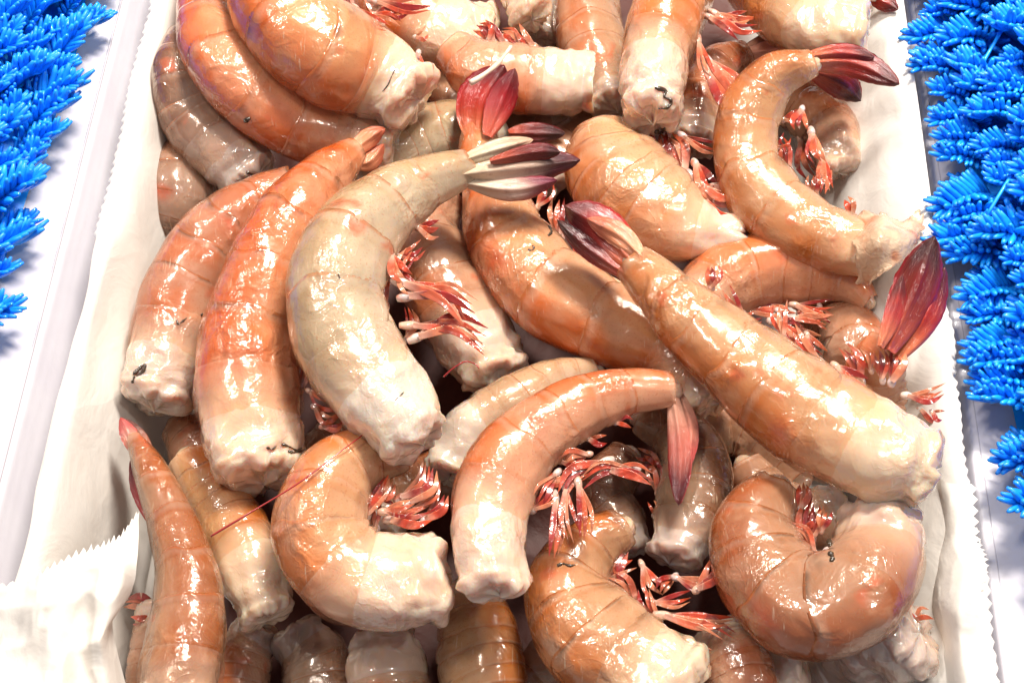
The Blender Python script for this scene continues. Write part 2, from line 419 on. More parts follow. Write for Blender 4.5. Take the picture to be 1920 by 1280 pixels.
sheet('paper_overlay', [
    [(1748, 890, .044), (1775, 900, .050), (1805, 905, .0512), (1822, 905, .0508)],
    [(1745, 980, .040), (1780, 990, .049), (1812, 1000, .0518), (1830, 1000, .0510)],
    [(1735, 1060, .038), (1775, 1050, .049), (1815, 1045, .0535), (1846, 1050, .0515)],
    [(1730, 1150, .036), (1760, 1130, .047), (1800, 1130, .0550), (1838, 1120, .0540)],
    [(1735, 1240, .034), (1770, 1210, .044), (1800, 1200, .0520), (1842, 1220, .0520)],
    [(1700, 1330, .032), (1770, 1320, .042), (1810, 1320, .0500), (1862, 1320, .0510)]],
    'second cream paper layer with a jagged edge over the lower right rim', nu=50, nv=100, teeth=['right'], amp=0.0022)

# ---------------------------------------------------------------- blue plastic greenery
def finger(length, r, bend, sides=6, rings=5):
    t = np.linspace(0, 1, rings)
    path = np.stack([t * length, bend * t ** 2 * length, 0 * t], 1)
    rad = r * np.array([0.75, 1.0, 1.0, 0.85, 0.5][:rings])
    return tube_mesh(path, rad, sides)
def rot(axis, a):
    axis = np.array(axis, float); axis /= np.linalg.norm(axis); K = np.array([[0, -axis[2], axis[1]], [axis[2], 0, -axis[0]], [-axis[1], axis[0], 0]])
    return np.eye(3) + sin(a) * K + (1 - cos(a)) * K @ K
def frond_mesh(seed):
    """one sprig: a rib along +x with finger shaped leaflets fanned out like a comb, a second layer above"""
    r = random.Random(seed); V = []; F = []; off = 0
    L = 0.0130
    def rib(x): return np.array([x, 0, 0.0035 * sin(x / L * 2.2)])
    v, f = tube_mesh([rib(x) for x in np.linspace(0, L, 6)], 0.0006, 6); V.append(v); F.append(f); off += len(v)
    for lay in (0, 1):
        n = 11 - 2 * lay
        for k in range(n):
            t = k / (n - 1); x = L * (0.02 + 0.95 * t)
            for sgn in (-1, 1):
                ln = (0.0088 - 0.0020 * t) * r.uniform(0.9, 1.1) * (1 - 0.12 * lay)
                v, f = finger(ln, 0.00074 * r.uniform(0.92, 1.1), r.uniform(-0.02, 0.14))
                yaw = sgn * radians(62 - 52 * t + r.uniform(-4, 4)); lift = radians(r.uniform(6, 14) + 30 * lay)
                v[:, 1] *= sgn
                v = v @ (rot((0, 0, 1), yaw) @ rot((0, 1, 0), -lift)).T + rib(x)
                V.append(v); F.append((f if sgn > 0 else f[:, ::-1]) + off); off += len(v)
    return mesh_from('frond', np.vstack(V), np.vstack(F), M_BLUE)
FR = [frond_mesh(s) for s in range(5)]
from mathutils import Matrix
def hedge(sgn, edge, label, extra):
    """edge: pixel points along the visible border of the greenery"""
    e = empty('plastic_greenery', (0, 0, 0)); tag(e, label, 'artificial greenery', 'strips of blue plastic greenery beside the tray')
    ed = spline(edge, 200); zb = 0.046
    q = P(ed[:, 0], ed[:, 1], np.full(len(ed), zb)); s = q @ EY; wv = q @ EX
    # soft core that the sprigs are set in
    ss = np.linspace(s.min() - 0.01, s.max() + 0.01, 60); wb = np.interp(ss, s[np.argsort(s)], wv[np.argsort(s)])
    rows = []
    for a, b in zip(ss, wb):
        rows.append([TW(b + sgn * (0.006 + k * 0.010), a, 0.0405 + 0.008 * sin(pi * min(1, (k + 0.1) / 3.2) * 0.5)) for k in range(7)])
    v = np.array(rows); v[..., 2] += fbm(v * 200) * 0.001
    link('core_mat', mesh_from('core_mat', v.reshape(-1, 3), gridfaces(60, 7), M_BLUE), e)
    pitch = 0.0078; n = int((ss[-1] - ss[0]) / pitch); cnt = 0
    for r in range(5, -1, -1):
        for i in range(n):
            a = ss[0] + (i + random.uniform(0.2, 0.8) + 0.5 * (r % 2)) * pitch
            b = np.interp(a, s[np.argsort(s)], wv[np.argsort(s)])
            base = TW(b + sgn * (0.0120 + r * 0.0085 + random.uniform(-0.0015, 0.0015)), a, 0.0425 + 0.0075 * min(r, 2.5) / 2.5 + random.uniform(-0.001, 0.002))
            ang = (pi if sgn > 0 else 0) - PSI + random.uniform(-0.28, 0.28) + (radians(20) if sgn > 0 else radians(24))
            tilt = radians(random.uniform(6, 24) + 4 * r)
            R = Matrix.Rotation(ang, 4, 'Z') @ Matrix.Rotation(-tilt, 4, 'Y') @ Matrix.Rotation(random.uniform(-0.3, 0.3) + 0.35 * sgn, 4, 'X')
            sc = random.uniform(1.0, 1.35)
            o = link('frond', random.choice(FR), e)
            o.matrix_world = Matrix.Translation(base) @ R @ Matrix.Scale(sc, 4); cnt += 1
    for (x0, y0, x1, y1) in extra:
        a = P([x0], [y0], [0.058])[0]; b = P([x1], [y1], [0.056])[0]
        pth = [a + (b - a) * t + np.array([0, 0, 0.002 * sin(t * 3.1)]) for t in np.linspace(0, 1, 9)]
        v, f = tube_mesh(pth, 0.0005, 6)
        link('loose_strand', mesh_from('loose_strand', v, f, M_BLUE), e)
    return cnt
c1 = hedge(-1, [(205, -120), (185, 0), (165, 100), (105, 280), (55, 420), (8, 560), (-65, 720)], 'bright blue plastic greenery strip along the left ledge', [])
c2 = hedge(1, [(1722, -120), (1732, 0), (1742, 150), (1782, 300), (1796, 430), (1828, 560), (1855, 700), (1890, 850), (1915, 950), (2000, 1060), (2060, 1250)],
           'bright blue plastic greenery strip along the right ledge', [(1890, 38, 1825, 150), (1905, 315, 1850, 405)])
print('fronds', c1, c2)

# ---------------------------------------------------------------- shrimp
PAL = {  # back colour, side colour, cut-flesh colour
    'orange': ((0.64, 0.150, 0.028), (0.68, 0.295, 0.125), (0.68, 0.54, 0.43)),
    'peach': ((0.66, 0.215, 0.070), (0.68, 0.37, 0.205), (0.68, 0.55, 0.46)),
    'cream': ((0.55, 0.43, 0.31), (0.60, 0.52, 0.43), (0.64, 0.58, 0.51)),
    'brown': ((0.38, 0.120, 0.045), (0.42, 0.215, 0.120), (0.55, 0.43, 0.36)),
    'grey': ((0.24, 0.110, 0.075), (0.32, 0.195, 0.150), (0.46, 0.39, 0.355)),
    'amber': ((0.55, 0.190, 0.045), (0.58, 0.325, 0.155), (0.64, 0.53, 0.41)),
    'pink': ((0.52, 0.185, 0.090), (0.55, 0.32, 0.21), (0.60, 0.50, 0.43)),
}
#  name: rank, palette, dorsal side (+1 left of travel as seen, -1 right), roll towards viewer (deg), points (px, py, r) from the cut end to the tail
S = []
def shrimp(rank, pal, side, roll, pts, label, tails=(), legs=(), dark=0.3, cap='round', veins=(), exposed=0.10, segs=6, capl=0.35, lift=0.0, red=()):
    S.append(dict(rank=rank, pal=pal, side=side, roll=roll, pts=pts, label=label, tails=tails, legs=legs, dark=dark, cap=cap, veins=veins, exposed=exposed, segs=segs, capl=capl, red=red, lift=lift))

# --- lowest layer
shrimp(0, 'brown', -1, 10, [(1560, 720, 60), (1600, 650, 65), (1560, 610, 55), (1500, 620, 40)], 'brown shrimp showing through under the arched one by the red tail', dark=0.1)
shrimp(0, 'brown', 1, 30, [(1010, 320, 60), (1050, 290, 62), (1100, 240, 50), (1120, 200, 40)], 'dim brown shrimp beneath the crossed tails in the upper middle',
       tails=[((1100, 300), (1140, 250), (1160, 235), 16, 0, 0.1, 'red')])
shrimp(0, 'grey', 1, 20, [(1010, 60, 45), (1020, 20, 50), (1030, -30, 50), (1035, -80, 40)], 'small grey shrimp end peeping out at the top middle', dark=0.1, exposed=0.3)
shrimp(0, 'brown', -1, 20, [(1060, 250, 50), (1000, 245, 60), (900, 210, 60), (830, 150, 50)], 'dark brown shrimp deep under the upright red tail')
shrimp(0, 'brown', -1, 20, [(1570, 310, 45), (1555, 250, 56), (1500, 200, 62), (1420, 100, 55)], 'shaded shrimp with red swimmerets behind the upper right one', legs=[(1545, 290, 1552, 345, .1), (1500, 250, 1530, 330, .2), (1560, 300, 1540, 360, .1), (1515, 190, 1500, 240, .4)])
shrimp(0, 'brown', 1, 20, [(1300, 820, 60), (1380, 800, 70), (1460, 850, 60), (1500, 900, 50)], 'dark shrimp in the black gap under the long diagonal one')
shrimp(1, 'brown', -1, 40, [(430, 980, 50), (400, 900, 62), (360, 830, 62), (330, 800, 45)], 'brown shrimp between the left long tail and the tall orange shrimp', dark=0.7)
shrimp(0, 'brown', 1, 30, [(700, 760, 50), (660, 800, 60), (610, 850, 60), (560, 900, 50)], 'shadowed shrimp beneath the pale one near the middle')
shrimp(1, 'grey', -1, 50, [(1690, 1200, 90), (1600, 1240, 85), (1520, 1270, 80), (1450, 1330, 70)], 'grey translucent shrimp under the curled one at lower right', exposed=0.5, dark=0.1,
       legs=[(1690, 1120, 1715, 1170, .3), (1712, 1165, 1745, 1150, -.4)])
shrimp(2, 'pink', 1, 30, [(1480, 1240, 60), (1440, 1260, 62), (1400, 1320, 60), (1380, 1380, 50)], 'small pink shrimp end left of the grey one at the bottom edge', exposed=0.3)
shrimp(3, 'pink', 1, 40, [(1345, 1200, 62), (1370, 1235, 72), (1390, 1300, 75), (1400, 1360, 60)], 'pinkish shrimp stub below the curled one at the bottom edge', exposed=0.2, dark=0.4)
shrimp(0, 'grey', 1, 35, [(560, 1200, 60), (590, 1250, 75), (600, 1320, 75), (610, 1400, 60)], 'dim grey brown shrimp at the bottom edge left of centre', dark=0.5)
shrimp(1, 'pink', -1, 35, [(720, 1210, 70), (730, 1250, 85), (740, 1320, 85), (750, 1400, 70)], 'pale pink shrimp at the bottom edge under the C shaped one', exposed=0.35)
shrimp(2, 'amber', 1, 40, [(880, 1110, 60), (890, 1180, 82), (900, 1260, 90), (920, 1350, 80)], 'amber shrimp at the bottom edge between two larger ones', exposed=0.05, dark=0.6)
shrimp(1, 'grey', 1, 50, [(1180, 1020, 50), (1160, 980, 62), (1130, 930, 60), (1180, 860, 55)], 'grey brown shrimp seen inside the curve of the peach one', exposed=0.1)
shrimp(0, 'brown', 1, 40, [(300, 1150, 50), (290, 1200, 50), (280, 1260, 50), (270, 1330, 50)], 'brown shrimp in shadow between the paper and the long left one', dark=0.2,
       legs=[(300, 1140, 240, 1130, .2), (300, 1160, 250, 1170, -.2)])
shrimp(0, 'brown', 1, 40, [(480, 1190, 50), (460, 1230, 60), (450, 1290, 60), (440, 1360, 50)], 'dark shrimp at the bottom edge right of the long left one', dark=0.2)
shrimp(0, 'brown', 1, 40, [(1560, 960, 60), (1500, 970, 70), (1440, 930, 60), (1400, 870, 50)], 'dark shrimp at the bottom of the curled one opening', dark=0.2)
shrimp(0, 'brown', 1, 40, [(1040, 1240, 60), (1000, 1280, 60), (960, 1330, 60), (940, 1400, 50)], 'shaded shrimp under the smoky striped one at the bottom', dark=0.2)
shrimp(0, 'brown', 1, 40, [(720, 980, 50), (760, 930, 60), (820, 900, 60), (870, 860, 50)], 'dark reddish shrimp inside the C shaped one', dark=0.2)
# --- upper left
shrimp(1, 'grey', 1, 30, [(400, 320, 55), (350, 315, 62), (338, 370, 70), (326, 430, 54), (315, 475, 22)], 'dull grey shrimp against the left paper, red spot on its side', dark=0.2, exposed=0.02, red=[(0.55, 0.35)])
shrimp(2, 'grey', -1, 25, [(465, 318, 64), (412, 265, 78), (365, 195, 74), (345, 130, 60), (350, 70, 40)], 'greyish shrimp tucked under the orange one at upper left', veins=[[0.00035, (462, 322), (470, 326), (478, 330), (476, 338)]], exposed=0.14, dark=0.35)
shrimp(4, 'orange', -1, 35, [(720, 262, 66), (640, 245, 78), (550, 215, 80), (470, 165, 78), (412, 100, 72), (390, 30, 62), (388, -50, 52)], 'bright orange curved shrimp hugging the upper left paper', veins=[[0.0005, (460, 228), (464, 222), (468, 226)]], exposed=0.02, dark=0.35)
shrimp(6, 'orange', 1, 45, [(758, 170, 80), (700, 135, 100), (620, 95, 108), (545, 40, 102), (500, -40, 84), (500, -120, 60)], 'fat glossy orange shrimp with white cut end at the top left', veins=[[0.00016, (742, 128), (734, 144), (727, 160), (717, 172)]],
       exposed=0.13, dark=0.8, legs=[(700, 15, 760, 12, .2), (690, 0, 800, 10, .1), (690, 30, 750, 40, -.3), (660, 10, 720, 50, .1), (775, 70, 800, 60, .3), (785, 95, 790, 130, .2)])
shrimp(3, 'orange', 1, 35, [(905, 62, 66), (850, 60, 80), (780, 30, 88), (720, -30, 80), (680, -100, 60)], 'orange shrimp with lumpy pale end right of the fat glossy one', veins=[[0.0005, (925, 76), (935, 80), (942, 90), (938, 82)]], exposed=0.30, dark=0.5)
shrimp(4, 'peach', 1, 35, [(1092, 152, 62), (1040, 150, 72), (970, 145, 72), (900, 130, 66), (850, 90, 50)], 'peach shrimp stub with a hollow open cut end facing right', cap='hollow', exposed=0.28, dark=0.1)
shrimp(4, 'amber', -1, 40, [(990, 20, 48), (975, -20, 52), (960, -70, 50), (950, -120, 40)], 'pale cut shrimp end cropped by the top edge', exposed=0.5, capl=0.5)
shrimp(2, 'pink', 1, 60, [(1150, 190, 55), (1125, 120, 72), (1105, 40, 72), (1110, -50, 66)], 'pinkish shrimp behind the one with the dark vein', exposed=0.05, dark=0.3)
shrimp(8, 'peach', 1, 80, [(1225, 195, 74), (1226, 150, 80), (1232, 100, 84), (1250, 40, 86), (1275, -30, 82), (1300, -110, 70)], 'ringed shrimp pointing at the viewer with a dark vein in its cut end',
       exposed=0.22, dark=0.6, capl=0.5, veins=[[(1228, 165), (1248, 170), (1245, 182), (1258, 188), (1252, 202), (1235, 204)], [(1228, 246), (1240, 249), (1247, 240)]],
       legs=[(1310, 100, 1400, 205, -.15), (1315, 120, 1390, 200, .1), (1330, 20, 1420, 45, .2), (1330, 40, 1400, 30, .1), (1305, 60, 1340, 150, .1), (1320, 30, 1385, 60, -.2)])
shrimp(5, 'amber', -1, 35, [(1600, 55, 62), (1555, 48, 74), (1490, 15, 82), (1430, -40, 75), (1390, -110, 60)], 'amber shrimp with white end in the top right corner', exposed=0.28, dark=0.3)
shrimp(1, 'red' if False else 'orange', 1, 30, [(1560, -60, 40), (1600, -30, 40), (1640, -10, 30)], 'tiny orange shrimp tail at the top right beside the paper', dark=0.1,
       tails=[((1610, -20), (1650, 0), (1684, 18), 16, 0, 0, 'red')])
# --- shrimp with tail near top right
shrimp(4, 'brown', -1, 45, [(1310, 260, 55), (1320, 200, 60), (1345, 140, 55), (1395, 105, 38)], 'shrimp with thin raised pink tail behind the amber curved one', dark=0.3,
       tails=[((1390, 105), (1470, 88), (1608, 80), 17, 0.3, 0.6, 'pink'), ((1390, 98), (1450, 70), (1500, 60), 14, 0.2, 0.3, 'brown')])
shrimp(7, 'amber', 1, 30, [(1640, 472, 56), (1575, 452, 68), (1500, 420, 74), (1438, 365, 76), (1404, 300, 66), (1410, 220, 66), (1455, 150, 56), (1525, 122, 34)], 'long amber curved shrimp with dark red tail against the right paper',
       dark=0.15, exposed=0.02, tails=[((1520, 118), (1600, 118), (1686, 158), 26, 0.1, 0.2, 'red'), ((1525, 135), (1580, 160), (1615, 190), 26, -0.4, -1.2, 'dark'), ((1520, 105), (1580, 100), (1640, 108), 18, 0.3, 0.3, 'red')],
       legs=[(1540, 280, 1555, 352, .1), (1520, 240, 1540, 300, .2), (1505, 200, 1500, 240, .2)])
# torn shell handled as a separate thing further down
shrimp(6, 'peach', 1, 40, [(1345, 432, 42), (1285, 420, 84), (1210, 375, 108), (1150, 310, 100), (1130, 250, 70)], 'broad smooth peach shrimp with pointed flap in the upper middle', capl=1.2, exposed=0.12, dark=0.5,
       legs=[(1300, 300, 1330, 350, .1), (1290, 320, 1350, 375, .2), (1330, 350, 1388, 360, -.2), (1310, 365, 1370, 385, .1), (1270, 250, 1345, 280, .1), (1300, 340, 1385, 350, .3)])
shrimp(5, 'peach', -1, 35, [(1300, 600, 60), (1350, 540, 78), (1430, 512, 76), (1520, 515, 70), (1590, 535, 46), (1630, 570, 26)], 'arched peach shrimp beyond the long diagonal one', dark=0.25, exposed=0.02,
       tails=[((1625, 560), (1645, 600), (1650, 645), 15, 0, -0.6, 'pink'), ((1600, 555), (1600, 600), (1612, 640), 14, -0.2, -0.9, 'red')],
       legs=[(1455, 580, 1490, 590, .2), (1480, 570, 1560, 575, .1), (1480, 600, 1545, 600, -.2), (1460, 610, 1530, 640, .1), (1510, 620, 1540, 660, .2), (1440, 600, 1500, 625, -.1)])
shrimp(3, 'orange', -1, 30, [(1640, 800, 60), (1642, 740, 66), (1648, 690, 62), (1668, 640, 46)], 'shrimp standing up with a large dark red tail at the right edge', dark=0.3, lift=0.012,
       tails=[((1672, 640), (1715, 540), (1752, 442), 40, 0.9, 1.8, 'dark'), ((1690, 660), (1735, 590), (1772, 500), 28, 0.6, 1.3, 'red'), ((1655, 640), (1678, 580), (1692, 515), 17, 1.2, 1.6, 'red')],
       legs=[(1640, 700, 1620, 650, .1), (1660, 710, 1650, 655, .1), (1670, 720, 1668, 660, -.1), (1715, 745, 1765, 730, -.2), (1720, 765, 1765, 775, .1)])
# --- centre
shrimp(2, 'cream', 1, 40, [(660, 340, 70), (720, 320, 90), (800, 285, 92), (870, 260, 80), (930, 250, 60)], 'pale shrimp behind the cream one in the upper middle', dark=0.1, exposed=0.05)
shrimp(3, 'pink', 1, 50, [(925, 690, 78), (880, 610, 94), (830, 520, 92), (800, 440, 80), (830, 370, 60)], 'pinkish grey shrimp beneath the red swimmerets near the centre', exposed=0.22, dark=0.5)
shrimp(5, 'orange', 1, 30, [(1330, 735, 70), (1260, 655, 78), (1150, 600, 88), (1045, 545, 96), (965, 460, 88), (930, 370, 66), (905, 290, 50), (900, 240, 40)], 'orange arched shrimp in the centre with an upright red tail', veins=[[0.00025, (990, 468), (998, 469), (1001, 464), (998, 460)], [0.0003, (1030, 425), (1034, 435), (1028, 442)]],
       dark=0.25, exposed=0.02, red=[(0.62, 0.4)], tails=[((895, 255), (905, 190), (945, 122), 46, 0.4, 1.2, 'red'), ((918, 245), (940, 190), (966, 128), 26, 0.8, 1.6, 'crimson'), ((880, 240), (878, 200), (885, 165), 12, 0.4, 0.6, 'orange'), ((960, 250), (1000, 250), (1060, 250), 20, -0.6, -0.9, 'dark')])
shrimp(5, 'pink', 1, 50, [(300, 735, 78), (325, 650, 92), (365, 540, 96), (420, 450, 88), (490, 385, 66), (555, 345, 48)], 'pink shrimp lying along the left paper with black marks', veins=[[0.00038, (250, 702), (262, 690), (272, 682), (268, 696), (256, 704)], [0.00025, (252, 705), (250, 712), (247, 718)], [0.0002, (332, 600), (334, 608), (340, 604), (350, 596)], [0.0003, (378, 588), (382, 596), (384, 604)]], exposed=0.12, dark=1.0, red=[(0.7, 0.3)])
shrimp(7, 'orange', 1, 45, [(488, 868, 100), (475, 780, 112), (472, 660, 106), (505, 520, 92), (560, 410, 82), (615, 335, 62), (668, 280, 30)], 'tall orange brown shrimp left of the cream one, dark band above its cut end', veins=[[0.00022, (500, 838), (510, 842), (518, 836)], [0.00028, (528, 832), (545, 838), (560, 846), (572, 842)], [0.0003, (540, 845), (552, 848), (565, 840)]],
       exposed=0.11, dark=0.9, tails=[((655, 290), (690, 260), (722, 240), 18, 0, 0, 'orange'), ((670, 310), (695, 300), (720, 270), 18, -0.3, -0.4, 'orange')],
       legs=[(585, 760, 625, 780, .2), (575, 730, 610, 750, .1), (600, 800, 640, 790, .2)])
shrimp(10, 'cream', -1, 25, [(772, 805, 82), (728, 745, 100), (670, 660, 108), (638, 570, 103), (660, 470, 96), (725, 395, 76), (805, 345, 60), (885, 315, 42)], 'pale cream translucent shrimp on top of the pile in the middle', veins=[[0.00012, (740, 750), (750, 742), (757, 735)], [0.00016, (634, 514), (636, 518), (637, 522)]],
       exposed=0.14, dark=0.12, tails=[((880, 325), (960, 315), (1088, 300), 34, 0.3, 0.5, 'purple'), ((885, 345), (960, 355), (1045, 338), 22, 0.1, 0.2, 'violet'), ((870, 300), (930, 280), (1000, 262), 18, 0.5, 0.8, 'cream'), ((930, 300), (1000, 285), (1050, 285), 16, 0.6, 0.9, 'dark')],
       legs=[(740, 490, 780, 540, .2), (735, 525, 860, 600, -.25), (745, 560, 882, 570, -.3), (750, 610, 895, 655, -.3), (765, 640, 898, 630, -.35), (730, 470, 760, 520, .2)])
shrimp(11, 'amber', 1, 35, [(1715, 868, 88), (1655, 845, 106), (1570, 800, 112), (1470, 735, 104), (1370, 655, 86), (1270, 570, 70), (1190, 490, 50)], 'longest shrimp lying diagonally across the right half',
       exposed=0.17, dark=0.4, red=[(0.35, 0.2)], tails=[((1190, 495), (1130, 430), (1058, 385), 40, 0.3, 0.4, 'red'), ((1175, 515), (1110, 470), (1045, 412), 20, 0, 0.1, 'dark'), ((1200, 478), (1160, 440), (1100, 410), 22, 0.5, 0.6, 'orange')],
       legs=[(1655, 720, 1648, 660, .1), (1670, 725, 1680, 660, .05), (1635, 700, 1615, 660, .2), (1690, 740, 1765, 732, .2), (1745, 770, 1768, 778, .2), (1560, 680, 1620, 720, .1)])
shrimp(4, 'cream', 1, 40, [(850, 880, 58), (880, 820, 64), (950, 770, 62), (1040, 720, 50), (1120, 700, 36)], 'small pale shrimp tucked behind the peach arch', exposed=0.3, dark=0.2)
shrimp(5, 'grey', 1, 40, [(1265, 1030, 62), (1290, 960, 76), (1300, 870, 72), (1260, 810, 60), (1200, 780, 50)], 'grey brown shrimp beneath the hanging dark red tail', exposed=0.06, dark=0.3,
       legs=[(1200, 1050, 1240, 1110, .2), (1270, 1075, 1240, 1110, .2)])
shrimp(9, 'peach', -1, 28, [(930, 1075, 72), (920, 1010, 80), (935, 920, 86), (985, 840, 80), (1075, 775, 66), (1170, 740, 54), (1262, 732, 42)], 'arched peach shrimp at lower centre with its tail hanging down',
       exposed=0.16, dark=0.15, capl=0.5, red=[(0.5, 0.5)], tails=[((1262, 745), (1275, 840), (1272, 946), 22, 0.1, -0.3, 'pinkdark'), ((1275, 740), (1295, 800), (1290, 880), 14, 0, -0.3, 'pink')],
       legs=[(1050, 880, 1010, 940, .1), (1060, 900, 1075, 1005, .1), (1080, 890, 1095, 1000, -.1), (1150, 860, 1060, 930, .3), (1200, 880, 1100, 900, .3), (1110, 850, 1060, 870, .2), (1040, 920, 1040, 1030, -.1), (1130, 880, 1215, 900, -.2)])
# --- bottom
shrimp(5, 'amber', 1, 40, [(492, 1140, 62), (468, 1070, 74), (430, 990, 72), (385, 920, 60), (350, 860, 50)], 'amber shrimp between the long left one and the C shaped one', exposed=0.30, dark=0.7)
shrimp(8, 'peach', -1, 30, [(800, 1080, 92), (735, 1085, 102), (660, 1068, 104), (608, 995, 98), (632, 905, 84), (695, 862, 66), (765, 850, 46)], 'C shaped peach shrimp at lower left centre with ragged white end',
       exposed=0.24, dark=0.35, capl=0.35, legs=[(710, 960, 770, 945, .1), (720, 975, 800, 960, .1), (760, 950, 800, 880, .3), (770, 960, 815, 900, .25), (740, 940, 795, 870, .3), (790, 980, 830, 930, .2)])
shrimp(7, 'brown', 1, 75, [(330, 1320, 92), (340, 1240, 92), (352, 1150, 82), (345, 1060, 66), (318, 970, 52), (280, 880, 40), (250, 820, 20)], 'long pinkish shrimp along the lower left paper, back towards the viewer',
       exposed=0.02, dark=0.1, tails=[((265, 860), (245, 820), (226, 782), 16, 0.0, 0.2, 'pink'), ((290, 890), (262, 830), (236, 785), 18, -0.2, 0.1, 'brown'), ((300, 1000), (265, 930), (245, 860), 14, -1.0, -0.8, 'crimson')])
shrimp(6, 'amber', -1, 40, [(1275, 1275, 92), (1190, 1240, 112), (1110, 1180, 114), (1072, 1100, 90), (1110, 1030, 66), (1170, 990, 50)], 'amber shrimp with smoky stripes at the bottom centre', veins=[[0.0003, (1045, 1060), (1056, 1056), (1068, 1060), (1078, 1058)]], exposed=0.10, dark=1.0,
       legs=[(1215, 1130, 1290, 1120, .1), (1225, 1150, 1360, 1160, .1), (1230, 1170, 1320, 1215, .1), (1240, 1190, 1300, 1230, -.1), (1230, 1150, 1360, 1190, -.15), (1250, 1180, 1240, 1210, .1), (1260, 1080, 1330, 1090, .2), (1300, 1110, 1340, 1060, .2)])
shrimp(8, 'brown', -1, 30, [(1642, 985, 84), (1640, 1045, 96), (1590, 1112, 106), (1510, 1130, 108), (1442, 1070, 104), (1425, 985, 88), (1462, 915, 56)], 'tightly curled brown shrimp at lower right', veins=[[0.0004, (1554, 1010), (1555, 1016), (1557, 1023)], [0.0005, (1556, 1036), (1561, 1044), (1559, 1052)]],
       exposed=0.10, dark=0.9, red=[(0.5, 0.3)], legs=[(1500, 1000, 1520, 960, .1), (1520, 1020, 1535, 950, .1), (1500, 960, 1505, 910, .1), (1540, 1000, 1550, 960, -.1)])

# ---------- resolve heights: a shrimp of higher rank rests on those it crosses
NS = 22
K0 = 0.000137
for q in S:
    q['sp'] = spline(q['pts'], NS)
    q['z'] = np.full(NS, 0.014 + 0.0045 * q['rank'])
    w_ = P(q['sp'][:, 0], q['sp'][:, 1], np.full(NS, 0.04)) @ EX; hr = q['sp'][:, 2] * K0 * 0.55
    wp = [WL - 0.1, WL, WL + 0.0075, WL + 0.012, WL + 0.017, WL + 0.024, WR - 0.030, WR - 0.024, WR - 0.0185, WR - 0.0105, WR - 0.004, WR + 0.1]
    hp = [ZR, ZR, ZR - 0.010, ZR - 0.026, 0.006, 0, 0, 0.008, ZR - 0.022, ZR - 0.008, ZR, ZR]
    q['floor'] = np.maximum(np.interp(w_ - hr, wp, hp), np.interp(w_ + hr, wp, hp)) + q['sp'][:, 2] * K0 * 0.55
for it in range(90):
    for i in range(len(S)):
        for j in range(len(S)):
            if S[i]['rank'] <= S[j]['rank']: continue
            a, b = S[i], S[j]
            d = np.linalg.norm(a['sp'][:, None, :2] - b['sp'][None, :, :2], axis=2)
            rs = (a['sp'][:, None, 2] + b['sp'][None, :, 2])
            req = 0.62 * rs * K0 * np.sqrt(np.clip(1 - (d / (rs * 0.98)) ** 2, 0, 1))
            gap = req - (a['z'][:, None] - b['z'][None, :])
            gap = np.where(d < rs * 0.98, gap, -1)
            ga = gap.max(1); gb = gap.max(0)
            if ga.max() > 0:
                a['z'] += 0.30 * np.clip(ga, 0, 0.02); b['z'] -= 0.30 * np.clip(gb, 0, 0.02)
    for q in S:
        z = q['z']; z = np.maximum(np.maximum(z, q['sp'][:, 2] * K0 * 0.72 + 0.003), q['floor'])
        zz = np.concatenate([[z[0]], z, [z[-1]]]); z = 0.5 * z + 0.25 * (zz[:-2] + zz[2:])
        z = np.minimum(z, 0.082)
        q['z'] = z * 0.999
print('z range', min(q['z'].min() for q in S), max(q['z'].max() for q in S))

TCOL = {'red': ((0.58, 0.15, 0.06), (0.36, 0.022, 0.014), (0.09, 0.005, 0.008)), 'dark': ((0.42, 0.07, 0.035), (0.15, 0.009, 0.008), (0.035, 0.004, 0.006)),
        'pink': ((0.70, 0.36, 0.24), (0.62, 0.22, 0.15), (0.50, 0.08, 0.07)), 'crimson': ((0.52, 0.09, 0.05), (0.30, 0.010, 0.014), (0.12, 0.004, 0.010)),
        'orange': ((0.72, 0.30, 0.15), (0.66, 0.24, 0.12), (0.50, 0.12, 0.06)), 'brown': ((0.5, 0.25, 0.15), (0.36, 0.12, 0.07), (0.12, 0.04, 0.03)),
        'purple': ((0.68, 0.52, 0.36), (0.56, 0.38, 0.28), (0.06, 0.008, 0.015)), 'violet': ((0.72, 0.58, 0.42), (0.62, 0.42, 0.33), (0.20, 0.03, 0.06)),
        'cream': ((0.70, 0.56, 0.36), (0.75, 0.62, 0.44), (0.66, 0.40, 0.26)), 'pinkdark': ((0.62, 0.32, 0.22), (0.42, 0.10, 0.07), (0.07, 0.006, 0.012))}

